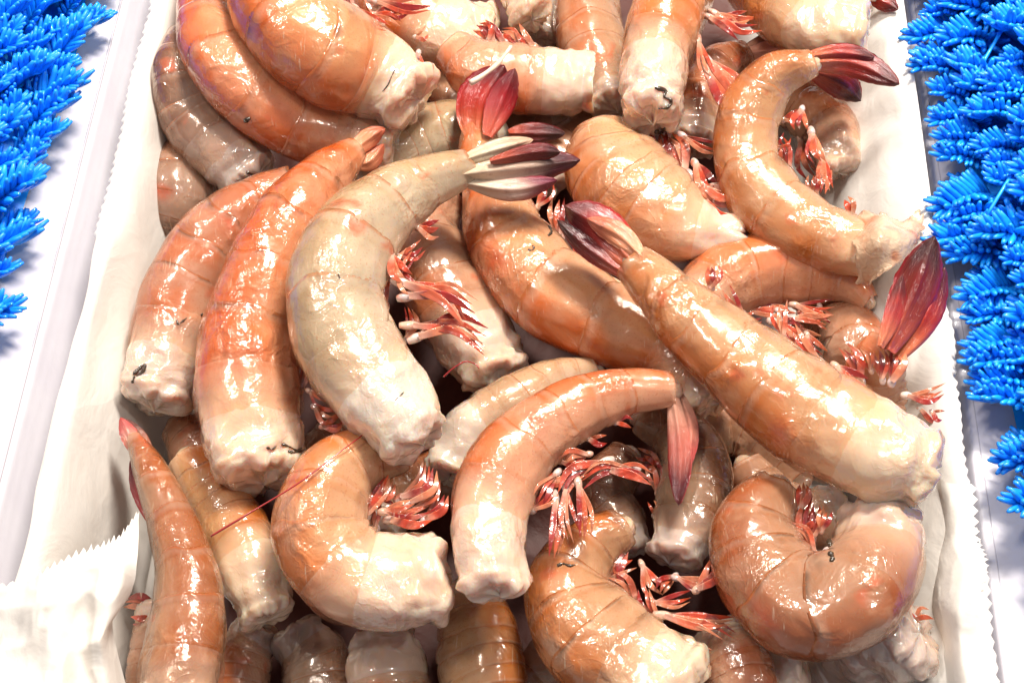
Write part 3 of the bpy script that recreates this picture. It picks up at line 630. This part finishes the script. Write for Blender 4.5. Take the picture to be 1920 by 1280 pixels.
def blade(p0, p1, p2, hw, z0, z1, kind, root, name, zoff):
    """leaf shaped tail plate: ridged midrib, cupped, with thickness"""
    nu, nv = 26, 13
    d0 = np.array(p1) - np.array(p0); p0 = tuple(np.array(p0) - 0.16 * d0); c = spline_n([p0, p1, p2], nu); u = np.linspace(0, 1, nu)
    z = zoff + 0.01 * (z0 + (z1 - z0) * u)
    C = P(c[:, 0], c[:, 1], z); k = mpp(C)
    T = norm(np.gradient(C, axis=0)); V = norm(CAM - C); sd = norm(np.cross(V, T)); up = np.cross(T, sd)
    wdt = hw * k * (0.22 + 0.88 * np.sin(pi * np.clip(u * 0.80 + 0.04, 0, 1)) ** 0.9 - 0.08 * u)
    wdt *= np.sqrt(np.clip(1 - ((u - 0.55) / 0.45).clip(0, 1) ** 2.2, 0.0, 1)) * 0.95 + 0.05
    v = np.linspace(-1, 1, nv)
    hw = hw * 0.82; h = -0.62 * np.abs(v)[None] ** 1.7 * wdt[:, None] + 0.22 * np.exp(-(v[None] / 0.16) ** 2) * wdt[:, None] * (1 - 0.6 * u[:, None]) - 0.08 * np.exp(-((np.abs(v[None]) - 0.4) / 0.14) ** 2) * wdt[:, None]
    h += 0.25 * hw * k.mean() * vnoise(np.stack([u[:, None] * 3 + p0[0] * 0.1 + 0 * v[None], v[None] * 1.2 + 0 * u[:, None], 0 * u[:, None] + p0[1] * .1 + 0 * v[None]], -1))
    top = C[:, None] + sd[:, None] * (v[None] * wdt[:, None])[..., None] + up[:, None] * h[..., None]
    # jagged fringe towards the tip
    jag = (rng.random((nu,)) - 0.5) * 0.10
    top[:, 0] += sd * (jag * wdt * (u > 0.5))[:, None]; top[:, -1] -= sd * (jag[::-1] * wdt * (u > 0.5))[:, None]
    th = 0.00045
    bot = top - up[:, None] * th
    verts = np.vstack([top.reshape(-1, 3), bot.reshape(-1, 3)]); n1 = nu * nv
    F = [gridfaces(nu, nv), gridfaces(nu, nv, off=n1)[:, ::-1]]
    for jj in (0, nv - 1):
        i = np.arange(nu - 1); a = i * nv + jj; b = a + nv; F.append(np.stack([a, b, b + n1, a + n1], 1))
    for ii in (0, nu - 1):
        j = np.arange(nv - 1); a = ii * nv + j; b = a + 1; F.append(np.stack([a, b, b + n1, a + n1], 1))
    ca, cb, cc = [np.array(x) for x in TCOL[kind]]
    uu = np.broadcast_to(u[:, None], (nu, nv)); vv = np.broadcast_to(v[None], (nu, nv))
    m1 = sstep(0.05, 0.5, uu)[..., None]; m2 = sstep(0.55, 0.9, uu + 0.12 * np.abs(vv))[..., None]
    col = (ca * (1 - m1) + cb * m1) * (1 - m2) + cc * m2
    edge = sstep(0.75, 1.0, np.abs(vv))[..., None] * sstep(0.2, 0.5, uu)[..., None] * 0.6
    col = col * (1 - edge) + np.array((0.40, 0.012, 0.02)) * edge if kind not in ('cream', 'orange', 'brown') else col
    col = np.vstack([col.reshape(-1, 3)] * 2)
    uv = np.stack([uu, vv * 0.5 + 0.5], -1).reshape(-1, 2); uv = np.vstack([uv, uv])
    loc = np.array(root.location)
    return link(name, mesh_from(name, verts - loc, np.vstack(F), M_TAIL, col, uv), root)

def swimmeret(bx, by, tx, ty, bend, zb, root, seed, dim):
    """white peduncle with two red blades"""
    r = random.Random(seed)
    a = np.array([bx, by]); t = np.array([tx, ty]); d = t - a; L = np.linalg.norm(d); nrm = np.array([-d[1], d[0]])
    pw = min(8.0, 4.4 + L * 0.035) * r.uniform(0.85, 1.25)
    mid = a + d * 0.24 + nrm * bend * 0.25; t = t + d * 0.12
    loc = np.array(root.location)
    # peduncle: swollen oval
    n = 9; u = np.linspace(0, 1, n); c = np.array([a + (mid - a) * x for x in u])
    C = P(c[:, 0], c[:, 1], zb + 0.0005 * np.sin(u * 3)); k = mpp(C)
    v, f = tube_mesh(C, pw * k * (0.62 + 0.42 * np.sin(pi * (u * 0.86 + 0.07)) ** 1.2), 12)
    pc = np.array([(0.66, 0.56, 0.53), (0.60, 0.50, 0.50), (0.62, 0.42, 0.34)][seed % 3]) * dim
    cc = pc[None] * (1 + 0.15 * fbm(v * 900)[:, None]); m = sstep(0.1, 0.6, fbm(v * 500, 2))[:, None]
    cc = cc * (1 - m) + np.array((0.62, 0.22, 0.15)) * m
    sw = link('swimmeret', mesh_from('swimmeret', v - loc, f, M_LEG, cc), root)
    # blades
    for q, off in enumerate((-1, 1) if L < 40 else (-1.4, 0.1, 1.5)):
        e = t + nrm / max(L, 1) * off * r.uniform(3, 12) + d * r.uniform(-0.1, 0.02)
        m1 = mid + (e - mid) * 0.5 + nrm * bend * 0.5 + nrm / max(L, 1) * off * 4
        cpx = spline_n([mid - (mid - a) * 0.35, m1, e], 14); u = np.linspace(0, 1, 14)
        C = P(cpx[:, 0], cpx[:, 1], zb + 0.001 + 0.002 * np.sin(u * 2.6) + 0.0006 * off); k = mpp(C)
        T = norm(np.gradient(C, axis=0)); V = norm(CAM - C); sd = norm(np.cross(V, T)); up = np.cross(T, sd)
        hw = pw * r.uniform(0.5, 1.15) * k * (0.45 + 0.55 * np.sin(pi * (u * 0.7 + 0.12))) * np.clip(1.06 - u ** 2.5, 0.08, 1)
        th = np.linspace(0, 2 * pi, 10, endpoint=False)
        vv = C[:, None] + sd[:, None] * (np.cos(th)[None, :, None] * hw[:, None, None]) + up[:, None] * (np.sin(th)[None, :, None] * 0.22 * hw[:, None, None]) \
            + up[:, None] * (np.cos(th * 1)[None, :, None] ** 2 * 0.3 * hw[:, None, None])
        base = np.array([(0.46, 0.05, 0.02), (0.52, 0.17, 0.09), (0.46, 0.09, 0.04), (0.26, 0.015, 0.012)][(seed + q) % 4]) * dim
        m = sstep(0.0, 0.28, u)[:, None, None]
        col = (np.array((0.56, 0.32, 0.25)) * (1 - m) + base * m) * (1 + 0.12 * np.cos(th)[None, :, None]) * (1 + 0.6 * fbm(vv * 700, 2)[..., None])
        link('blade', mesh_from('blade', vv.reshape(-1, 3) - loc, gridfaces(14, 10, True), M_LEG, np.clip(col, 0, 0.9).reshape(-1, 3)), sw)
    return sw

ntri = 0
for si, q in enumerate(S):
    n = 150
    px_ = np.array(q['pts'])[:, :2]; t_ = np.diff(px_, axis=0); cr = sum(t_[i, 0] * t_[i + 1, 1] - t_[i, 1] * t_[i + 1, 0] for i in range(len(t_) - 1))
    if abs(cr) > 600: q['side'] = 1 if cr > 0 else -1          # the back is on the outside of the curl
    sp = spline(q['pts'], n); uc = np.linspace(0, 1, n)
    zz = np.interp(uc, np.linspace(0, 1, NS), q['z']) + q['lift'] * sstep(0.3, 1.0, uc)
    kern = np.ones(25) / 25; zz = np.convolve(np.pad(zz, 12, mode='edge'), kern, 'valid')
    C = P(sp[:, 0], sp[:, 1], zz); k = mpp(C); a = sp[:, 2] * k * (0.985 - 0.10 * sstep(0.70, 1.0, uc))
    T = norm(np.gradient(C, axis=0)); T = norm(np.stack([np.convolve(np.pad(T[:, i], 4, mode='edge'), np.ones(9) / 9, 'valid') for i in range(3)], 1))
    V = norm(CAM - C); sd = norm(np.cross(V, T)) * (-q['side']) * -1; up = norm(V - (V * T).sum(1, keepdims=True) * T)
    # image left of travel:  V x T points left for the viewer
    ro = radians(q['roll'])
    D = sd * cos(ro) + up * sin(ro); Lt = norm(np.cross(T, D))
    if (Lt * up).sum() < 0: Lt = -Lt
    arc = np.concatenate([[0], np.cumsum(np.linalg.norm(np.diff(C, axis=0), axis=1))])
    LEN = arc[-1]
    rr = random.Random(si * 31 + 5)
    seed3 = np.array([rr.uniform(0, 90), rr.uniform(0, 90), rr.uniform(0, 90)])
    root = empty('shrimp', (float(C[:, 0].mean()), float(C[:, 1].mean()), float(max(0.001, (C[:, 2] - a).min()))))
    tag(root, q['label'], 'shrimp', 'raw headless shrimp piled in the tray'); loc = np.array(root.location)
    cb, cs, cf = [np.array(c) for c in PAL[q['pal']]]
    jit = np.array([rr.uniform(0.93, 1.07) for _ in range(3)])
    cf = np.minimum(cf * np.array((1.08, 1.06, 1.06)), 0.80); cb, cs = cb * jit * np.array((1.04, 0.94, 0.80)), (cs * 0.82 + cf * 0.18) * jit * np.array((1.03, 0.98, 0.92))

    def frame(u):
        g = lambda X: np.stack([np.interp(u, uc, X[:, i]) for i in range(X.shape[1])], -1)
        c = g(C); t = norm(g(T)); d = norm(g(D)); l = norm(g(Lt)); aa = np.interp(u, uc, a)
        return c, t, d, l, aa
    def section(th):
        cd_, sl = np.cos(th), np.sin(th)
        dv = np.where(cd_ > 0, cd_, cd_ * 0.86)
        lf = 0.84 * sl * (1 + 0.05 * np.cos(2 * th))
        return dv, lf
    # ---- flesh: one continuous body, cut end at u=0
    nb, m = 64, 44
    th = np.linspace(0, 2 * pi, m, endpoint=False)
    r0 = a[0]; capL = q['capl'] * r0
    ncap = 16
    tcap = np.linspace(1, 0, ncap, endpoint=False)            # 1 = centre of the cut
    ub = np.linspace(0, 1.0, nb)
    rings = []; cols = []
    dv, lf = section(th)
    lump = fbm(np.stack([np.cos(th) * 1.6, np.sin(th) * 1.6, 0 * th], 1) + seed3, 3)
    scl = np.abs(np.sin(th * 3.5 + lump * 7 + seed3[0])) ** 0.7 - 0.5
    for t in tcap:
        c, tt, d, l, aa = [x[0] if hasattr(x, 'shape') and len(np.shape(x)) else x for x in frame(np.array([0.0]))]
        if q['cap'] == 'hollow':
            s_ = 1 - t
            rad = 0.96 if s_ > 0.5 else 0.80 * (s_ / 0.5) ** 0.6 + 0.16 * sstep(0.42, 0.5, s_)
            ext = capL * (1.0 - (0 if s_ < 0.5 else (s_ - 0.5) * 2)) if s_ >= 0.45 else capL * (1.0 - 1.5 * (0.45 - s_) ** 0.5)
        else:
            rad = 0.985 * np.sqrt(max(0, 1 - t ** 2.2)); ext = capL * 1.3 * (t ** 0.75 - (0.12 * sstep(0.72, 1.0, t) if si % 3 else 0))
        ang = 1 + (0.40 * lump + 0.26 * scl * sstep(1.0, 0.75, t)) * min(1, 3 * t)
        pos = c + (-tt) * (ext * np.clip(ang, 0.5, 1.6))[:, None] + d * (aa * rad * dv)[:, None] + l * (aa * rad * lf)[:, None]
        rings.append(pos)
    cc_, tt_, dd_, ll_, aa_ = frame(ub)
    taper = np.where(ub > 0.93, 1 - 0.35 * ((ub - 0.93) / 0.07) ** 2, 1.0) * (0.955 + 0.035 * sstep(q['exposed'] + 0.02, q['exposed'] - 0.03, ub))
    for i in range(nb):
        rings.append(cc_[i] + dd_[i] * (aa_[i] * taper[i] * dv)[:, None] + ll_[i] * (aa_[i] * taper[i] * lf)[:, None])
    # closed tail stub
    for t in (0.5, 0.85, 1.0):
        rad = math.sqrt(max(0.001, 1 - t * t))
        rings.append(cc_[-1] + tt_[-1] * (aa_[-1] * 0.5 * t) + dd_[-1] * (aa_[-1] * 0.62 * rad * dv)[:, None] + ll_[-1] * (aa_[-1] * 0.62 * rad * lf)[:, None])
    G = np.array(rings); nr = len(G)
    nrmv = norm(G - np.vstack([np.repeat(cc_[:1], ncap, 0), cc_, np.repeat(cc_[-1:], 3, 0)])[:, None])
    endw = np.concatenate([np.ones(ncap), sstep(q['exposed'] + 0.06, 0.0, ub), np.zeros(3)])[:, None]
    Q = G * 150 + seed3
    disp = fbm(Q * 1.2, 2) * (0.13 * endw + 0.02) * r0 + np.clip(fbm(Q * 2.2 + 4, 2), -1, 1) * 0.09 * r0 * endw + (0.35 - np.abs(fbm(Q * 3.0 + 24, 1))) * 0.035 * r0 * endw
    scal = np.abs(np.sin(th * 4.5 + lump * 6))[None] * 0.085 * r0 * np.concatenate([sstep(1, 0.6, tcap) * sstep(0, 0.3, tcap), np.zeros(nb + 3)])[:, None]
    G = G + nrmv * (disp + scal)[..., None]
    fl = cf[None, None] * (1 + 0.10 * fbm(G * 220 + 7, 2))[..., None]
    sidec = (cs * 0.6 + cf * 0.4)[None, None]
    wf = (1 - endw)[..., None] * 0.45
    fl = fl * (1 - wf) + sidec * wf
    yl = sstep(0.15, 0.6, fbm(G * 130 + 40, 2))[..., None] * 0.35
    fl = fl * (1 - yl) + (fl * np.array([1.0, 0.86, 0.60])) * yl
    link('flesh', mesh_from('flesh', G.reshape(-1, 3) - loc, gridfaces(nr, m, True), M_FLESH, np.clip(fl, 0.01, 0.9).reshape(-1, 3)), root)
    # ---- shell segments: overlapping plates
    e0 = q['exposed']; base = np.array([0, 0.155, 0.32, 0.49, 0.65, 0.79, 1.0]); bounds = e0 + (1 - e0) * base
    if q['segs'] < 6: pass
    for sg in range(6):
        u0, u1 = bounds[sg], bounds[sg + 1]
        ov = 0.028 if sg < 5 else 0.0
        nt_, mt = 22, 46
        t = np.linspace(0, 1, nt_); thn = np.linspace(-1, 1, mt)
        tm = radians(112) + radians(26) * np.sin(pi * t) ** 0.6 - (radians(8) if sg == 5 else 0)
        TH = thn[None] * tm[:, None]
        U = u0 + (u1 + ov - u0) * t[:, None] + 0 * thn[None]
        wav = 0.016 * vnoise(np.stack([TH * 1.5, 0 * TH + sg * 7, 0 * TH + si], -1))
        U = U + wav * np.abs(t[:, None] - 0.0) + 0.022 * (np.abs(thn[None]) ** 2) * (t[:, None] - 0.15)
        U = np.clip(U, 0, 1)
        c, tt, d, l, aa = frame(U)
        mult = (1.005 if sg else 0.955) + (0.038 if sg else 0.080) * np.sin(pi * np.clip(t * 0.92, 0, 1)) ** 0.8 + 0.011 * t ** 8
        MU = np.broadcast_to(mult[:, None], TH.shape).copy()
        dv, lf = section(TH)
        pos = c + d * (aa * MU * dv)[..., None] + l * (aa * MU * lf)[..., None]
        N_ = norm(pos - c)
        Qp = pos * 110 + seed3
        dd = fbm(Qp * 0.8, 2) * 0.045 + np.clip(0.5 - np.abs(fbm(Qp * 0.8 + 60, 1)) * 9, 0, 1) * 0.010 + 0.028 * np.exp(-((np.abs(TH) - 1.02 - 0.12 * np.sin(t[:, None] * 3 + sg)) / 0.075) ** 2) * np.sin(pi * t[:, None]) ** 0.5 + 0.016 * np.exp(-((np.abs(TH) - 1.75) / 0.06) ** 2)
        pos = pos + N_ * (dd * aa.mean())[..., None]
        # pad: turned-in rims
        rim = pos[-1:] - N_[-1:] * (0.05 * aa[-1:])[..., None]
        pos2 = np.concatenate([pos, rim], 0)
        N2 = np.concatenate([N_, N_[-1:]], 0); a2 = np.concatenate([aa, aa[-1:]], 0)
        lft = pos2[:, :1] - N2[:, :1] * (0.10 * a2[:, :1])[..., None]; rgt = pos2[:, -1:] - N2[:, -1:] * (0.10 * a2[:, -1:])[..., None]
        pos2 = np.concatenate([lft, pos2, rgt], 1)
        TT = np.concatenate([np.broadcast_to(t[:, None], TH.shape), np.ones((1, mt))], 0); TT = np.pad(TT, ((0, 0), (1, 1)), mode='edge')
        HH = np.pad(np.concatenate([TH, TH[-1:]], 0), ((0, 0), (1, 1)), mode='edge')
        # colour
        sm = sstep(0.35, 1.35, np.abs(HH) + 0.45 * fbm(pos2 * 90 + seed3, 2))[..., None]
        col = cb * (1 - sm) + cs * sm
        band = (sstep(0.55, 0.95, TT) * 0.35)[..., None]
        col = col * (1 - band) + col * np.array([1.0, 0.80, 0.62]) * band
        lip = (sstep(0.80, 0.90, TT) * 0.35 * sstep(0.99, 0.93, TT))[..., None]
        col = col * (1 - lip) + cf * lip
        pale = (sstep(-0.05, 0.5, fbm(pos2 * 120 + seed3 + 50, 3)) * 0.45 * (1 - 0.4 * band[..., 0]))[..., None]
        col = col * (1 - pale) + (0.55 * cs + 0.45 * cf) * pale
        # translucent pale belly-side edge of each plate
        pe = (sstep(1.55, 2.3, np.abs(HH)) * 0.45)[..., None]
        col = col * (1 - pe) + (cf * 0.9) * pe
        if sg == 0:
            fr = (sstep(0.95, 0.0, TT + 0.35 * fbm(pos2 * 130 + seed3, 2)) * 0.75)[..., None]
            col = col * (1 - fr) + (cf * 0.75 + cs * 0.2) * fr
        # red blushes and black spotting where the plates meet
        rd = sstep(0.42, 0.62, fbm(pos2 * 140 + seed3 + 80, 3))[..., None] * 0.7
        col = col * (1 - rd) + np.array((0.66, 0.13, 0.05)) * rd
        for (ru, rt) in q['red']:
            g = np.exp(-(((np.pad(np.concatenate([U, U[-1:]], 0), ((0, 0), (1, 1)), mode='edge') - ru) / 0.035) ** 2 + ((HH - rt * pi * 0.5 * 1) / 0.30) ** 2))
            g = (np.clip(g * (1 + 0.8 * fbm(pos2 * 500, 2)), 0, 1) * 0.85)[..., None]
            col = col * (1 - g) + np.array((0.60, 0.09, 0.03)) * g
        dk = sstep(0.86, 0.97, TT) + 0.6 * sstep(1.3, 1.9, np.abs(HH)) * sstep(0.3, 0.8, TT)
        dn = sstep(0.70 - 0.28 * q['dark'], 0.90 - 0.28 * q['dark'], 0.5 + 0.75 * fbm(pos2 * 260 + seed3 + 11, 3))
        g = (np.clip(dk, 0, 1) * dn * 0.80 * min(1, q['dark'] + 0.2))[..., None]
        col = col * (1 - g) + np.array((0.065, 0.05, 0.035)) * g
        opac = (0.12 + 0.88 * sstep(0.05, 0.95, TT + 0.30 * fbm(pos2 * 150 + seed3, 2))) if sg == 0 else np.ones_like(TT)
        uv = np.stack([TT, HH / (2 * pi) + 0.5], -1).reshape(-1, 2)
        nn, mm = pos2.shape[:2]
        link('shell_segment', mesh_from('shell_segment', pos2.reshape(-1, 3) - loc, gridfaces(nn, mm), M_SHELL, np.concatenate([np.clip(col, 0.01, 0.92).reshape(-1, 3), opac.reshape(-1, 1)], 1), uv), root)
    # ---- tail fan
    zt = zz[-1]
    for bi, (p0, p1, p2, hw, z0, z1, kind) in enumerate(q['tails']):
        blade(p0, p1, p2, hw, z0, z1, kind, root, 'telson' if bi == len(q['tails']) - 1 and bi > 1 else 'tail_blade', zt)
    # ---- swimmerets
    for li, (bx, by, tx, ty, bend) in enumerate(q['legs']):
        dd2 = (sp[:, 0] - bx) ** 2 + (sp[:, 1] - by) ** 2; i = int(dd2.argmin())
        swimmeret(bx, by, tx, ty, bend, zz[i] + 0.05 * a[i] + 0.0006 * (li % 3), root, si * 7 + li, 1.0)
    # small pairs of swimmerets folded against the belly, one under each segment
    if q['rank'] >= 4 and q['roll'] < 60:
        for sg in range(5):
            um = bounds[sg] + (bounds[sg + 1] - bounds[sg]) * 0.6; i = int(um * (n - 1)); tx, ty = sp[min(i + 3, n - 1), :2] - sp[max(i - 3, 0), :2]
            tl = math.hypot(tx, ty); tx /= tl; ty /= tl; vx, vy = (-ty * q['side'], tx * q['side']); rp = sp[i, 2]
            bx, by = sp[i, 0] + vx * rp * 0.80, sp[i, 1] + vy * rp * 0.80; ln = rr.uniform(0.22, 0.42) * rp
            swimmeret(bx, by, bx + vx * ln + tx * rr.uniform(0.3, 0.9) * rp, by + vy * ln + ty * rr.uniform(0.3, 0.9) * rp, rr.uniform(-.3, .3), zz[i] - 0.20 * a[i], root, si * 11 + sg, 0.95)
    # ---- dark vein and smudges: thin strings lying on the surface
    if q['veins']:
        from mathutils.bvhtree import BVHTree
        from mathutils import Vector
        VV = []; FF = []
        for ch in root.children:
            if ch.name.split('.')[0] in ('flesh', 'shell_segment'):
                co = np.empty(len(ch.data.vertices) * 3); ch.data.vertices.foreach_get('co', co)
                o_ = len(VV); VV += [Vector(x) for x in (co.reshape(-1, 3) + loc)]
                FF += [[i + o_ for i in p.vertices] for p in ch.data.polygons]
        tree = BVHTree.FromPolygons(VV, FF)
        for vn in q['veins']:
            rad = 0.00045
            if isinstance(vn[0], float): rad = vn[0]; vn = vn[1:]
            pth = spline(vn, 26); pts_ = []
            for x, y in pth[:, :2]:
                dirv = Vector(P(x, y, 0.0)[0] - CAM).normalized()
                h = tree.ray_cast(Vector(CAM), dirv)
                if h[0] is not None: pts_.append(np.array(h[0] - dirv * rad * 0.35))
            if len(pts_) < 4: continue
            nn = len(pts_); rv = rad * (1 + 0.35 * np.sin(np.linspace(0, 11, nn)) + 0.25 * rng.standard_normal(nn))
            v, f = tube_mesh(pts_, np.clip(rv, rad * 0.4, rad * 2), 8)
            link('vein', mesh_from('vein', v - loc, f, M_VEIN), root)

# ---------------------------------------------------------------- loose bits
def strand(name, px, zs, r, mat, label, cat, n=40):
    p = spline([(x, y, z) for (x, y), z in zip(px, zs)], n)
    C = P(p[:, 0], p[:, 1], p[:, 2]); rad = r * (1 - 0.35 * np.linspace(0, 1, n)) * (1 + 0.12 * np.sin(np.linspace(0, 14, n)))
    v, f = tube_mesh(C, rad, 8); c = C.mean(0)
    tag(link(name, mesh_from(name, v - c, f, mat), loc=c), label, cat)
strand('antenna', [(395, 1005), (470, 960), (560, 905), (640, 845), (700, 800)], [.060, .062, .062, .060, .056], 0.00024, M_ANT, 'long thin dark red antenna lying between two lower left shrimp', 'antenna')
strand('antenna', [(832, 706), (850, 690), (872, 678), (890, 682), (898, 690)], [.064, .066, .067, .066, .066], 0.00022, M_ANT, 'short curled dark red feeler below the red swimmerets', 'antenna')
strand('walking_leg', [(882, 156), (905, 142), (935, 118), (958, 88)], [.086, .086, .084, .082], 0.00075, M_ROD, 'pale broken leg lying across above the upright red tail', 'leg', 20)

# torn translucent shell on the right paper
def torn_shell():
    rows = [[(1595, 400, .050), (1640, 382, .056), (1700, 395, .0560), (1735, 372, .0545)],
            [(1600, 430, .054), (1650, 410, .060), (1700, 420, .0585), (1738, 400, .0555)],
            [(1610, 470, .056), (1655, 450, .061), (1700, 450, .0590), (1728, 430, .0560)],
            [(1630, 520, .050), (1660, 500, .056), (1690, 485, .0570), (1712, 462, .0550)]]
    g = np.array(rows, float); nu, nv = 40, 34
    cols = np.stack([spline_n(g[:, c], nv) for c in range(4)], 1); full = np.stack([spline_n(cols[r], nu) for r in range(nv)], 0)
    p = P(full[..., 0].ravel(), full[..., 1].ravel(), full[..., 2].ravel()).reshape(nv, nu, 3)
    p[..., 2] += fbm(p * 110, 2) * 0.0030 - 0.0035
    for e in (0, -1):
        p[e, :, :2] += (rng.random((nu, 2)) - 0.5) * 0.0008 + fbm(p[e] * 400, 2)[:, None] * 0.002; p[:, e, :2] += (rng.random((nv, 2)) - 0.5) * 0.0008 + fbm(p[:, e] * 400, 2)[:, None] * 0.002
    m = sstep(-0.1, 0.5, fbm(p * 300 + 5, 3))[..., None]
    col = np.array((0.76, 0.54, 0.36)) * (1 - m) + np.array((0.66, 0.26, 0.12)) * m
    c = p.reshape(-1, 3).mean(0)
    o = link('torn_shell', mesh_from('torn_shell', p.reshape(-1, 3) - c, gridfaces(nv, nu), M_THIN, col.reshape(-1, 3)), loc=c)
    so = o.modifiers.new('thick', 'SOLIDIFY'); so.thickness = 0.0003
    tag(o, 'torn translucent shell fragment with pink speckles on the right paper', 'shell fragment')
m, nt, b, N, L = nodes('thin_shell'); M_THIN = m
at = N.new('ShaderNodeAttribute'); at.attribute_name = 'Col'; tc = N.new('ShaderNodeTexCoord')
L.new(at.outputs['Color'], b.inputs['Base Color']); b.inputs['Roughness'].default_value = 0.25; b.inputs['Alpha'].default_value = 0.62
b.inputs['Coat Weight'].default_value = 0.8
L.new(bump(nt, noise(nt, tc.outputs['Object'], 400, 3, 0.6, 1), 0.8, 0.0008), b.inputs['Normal'])
torn_shell()
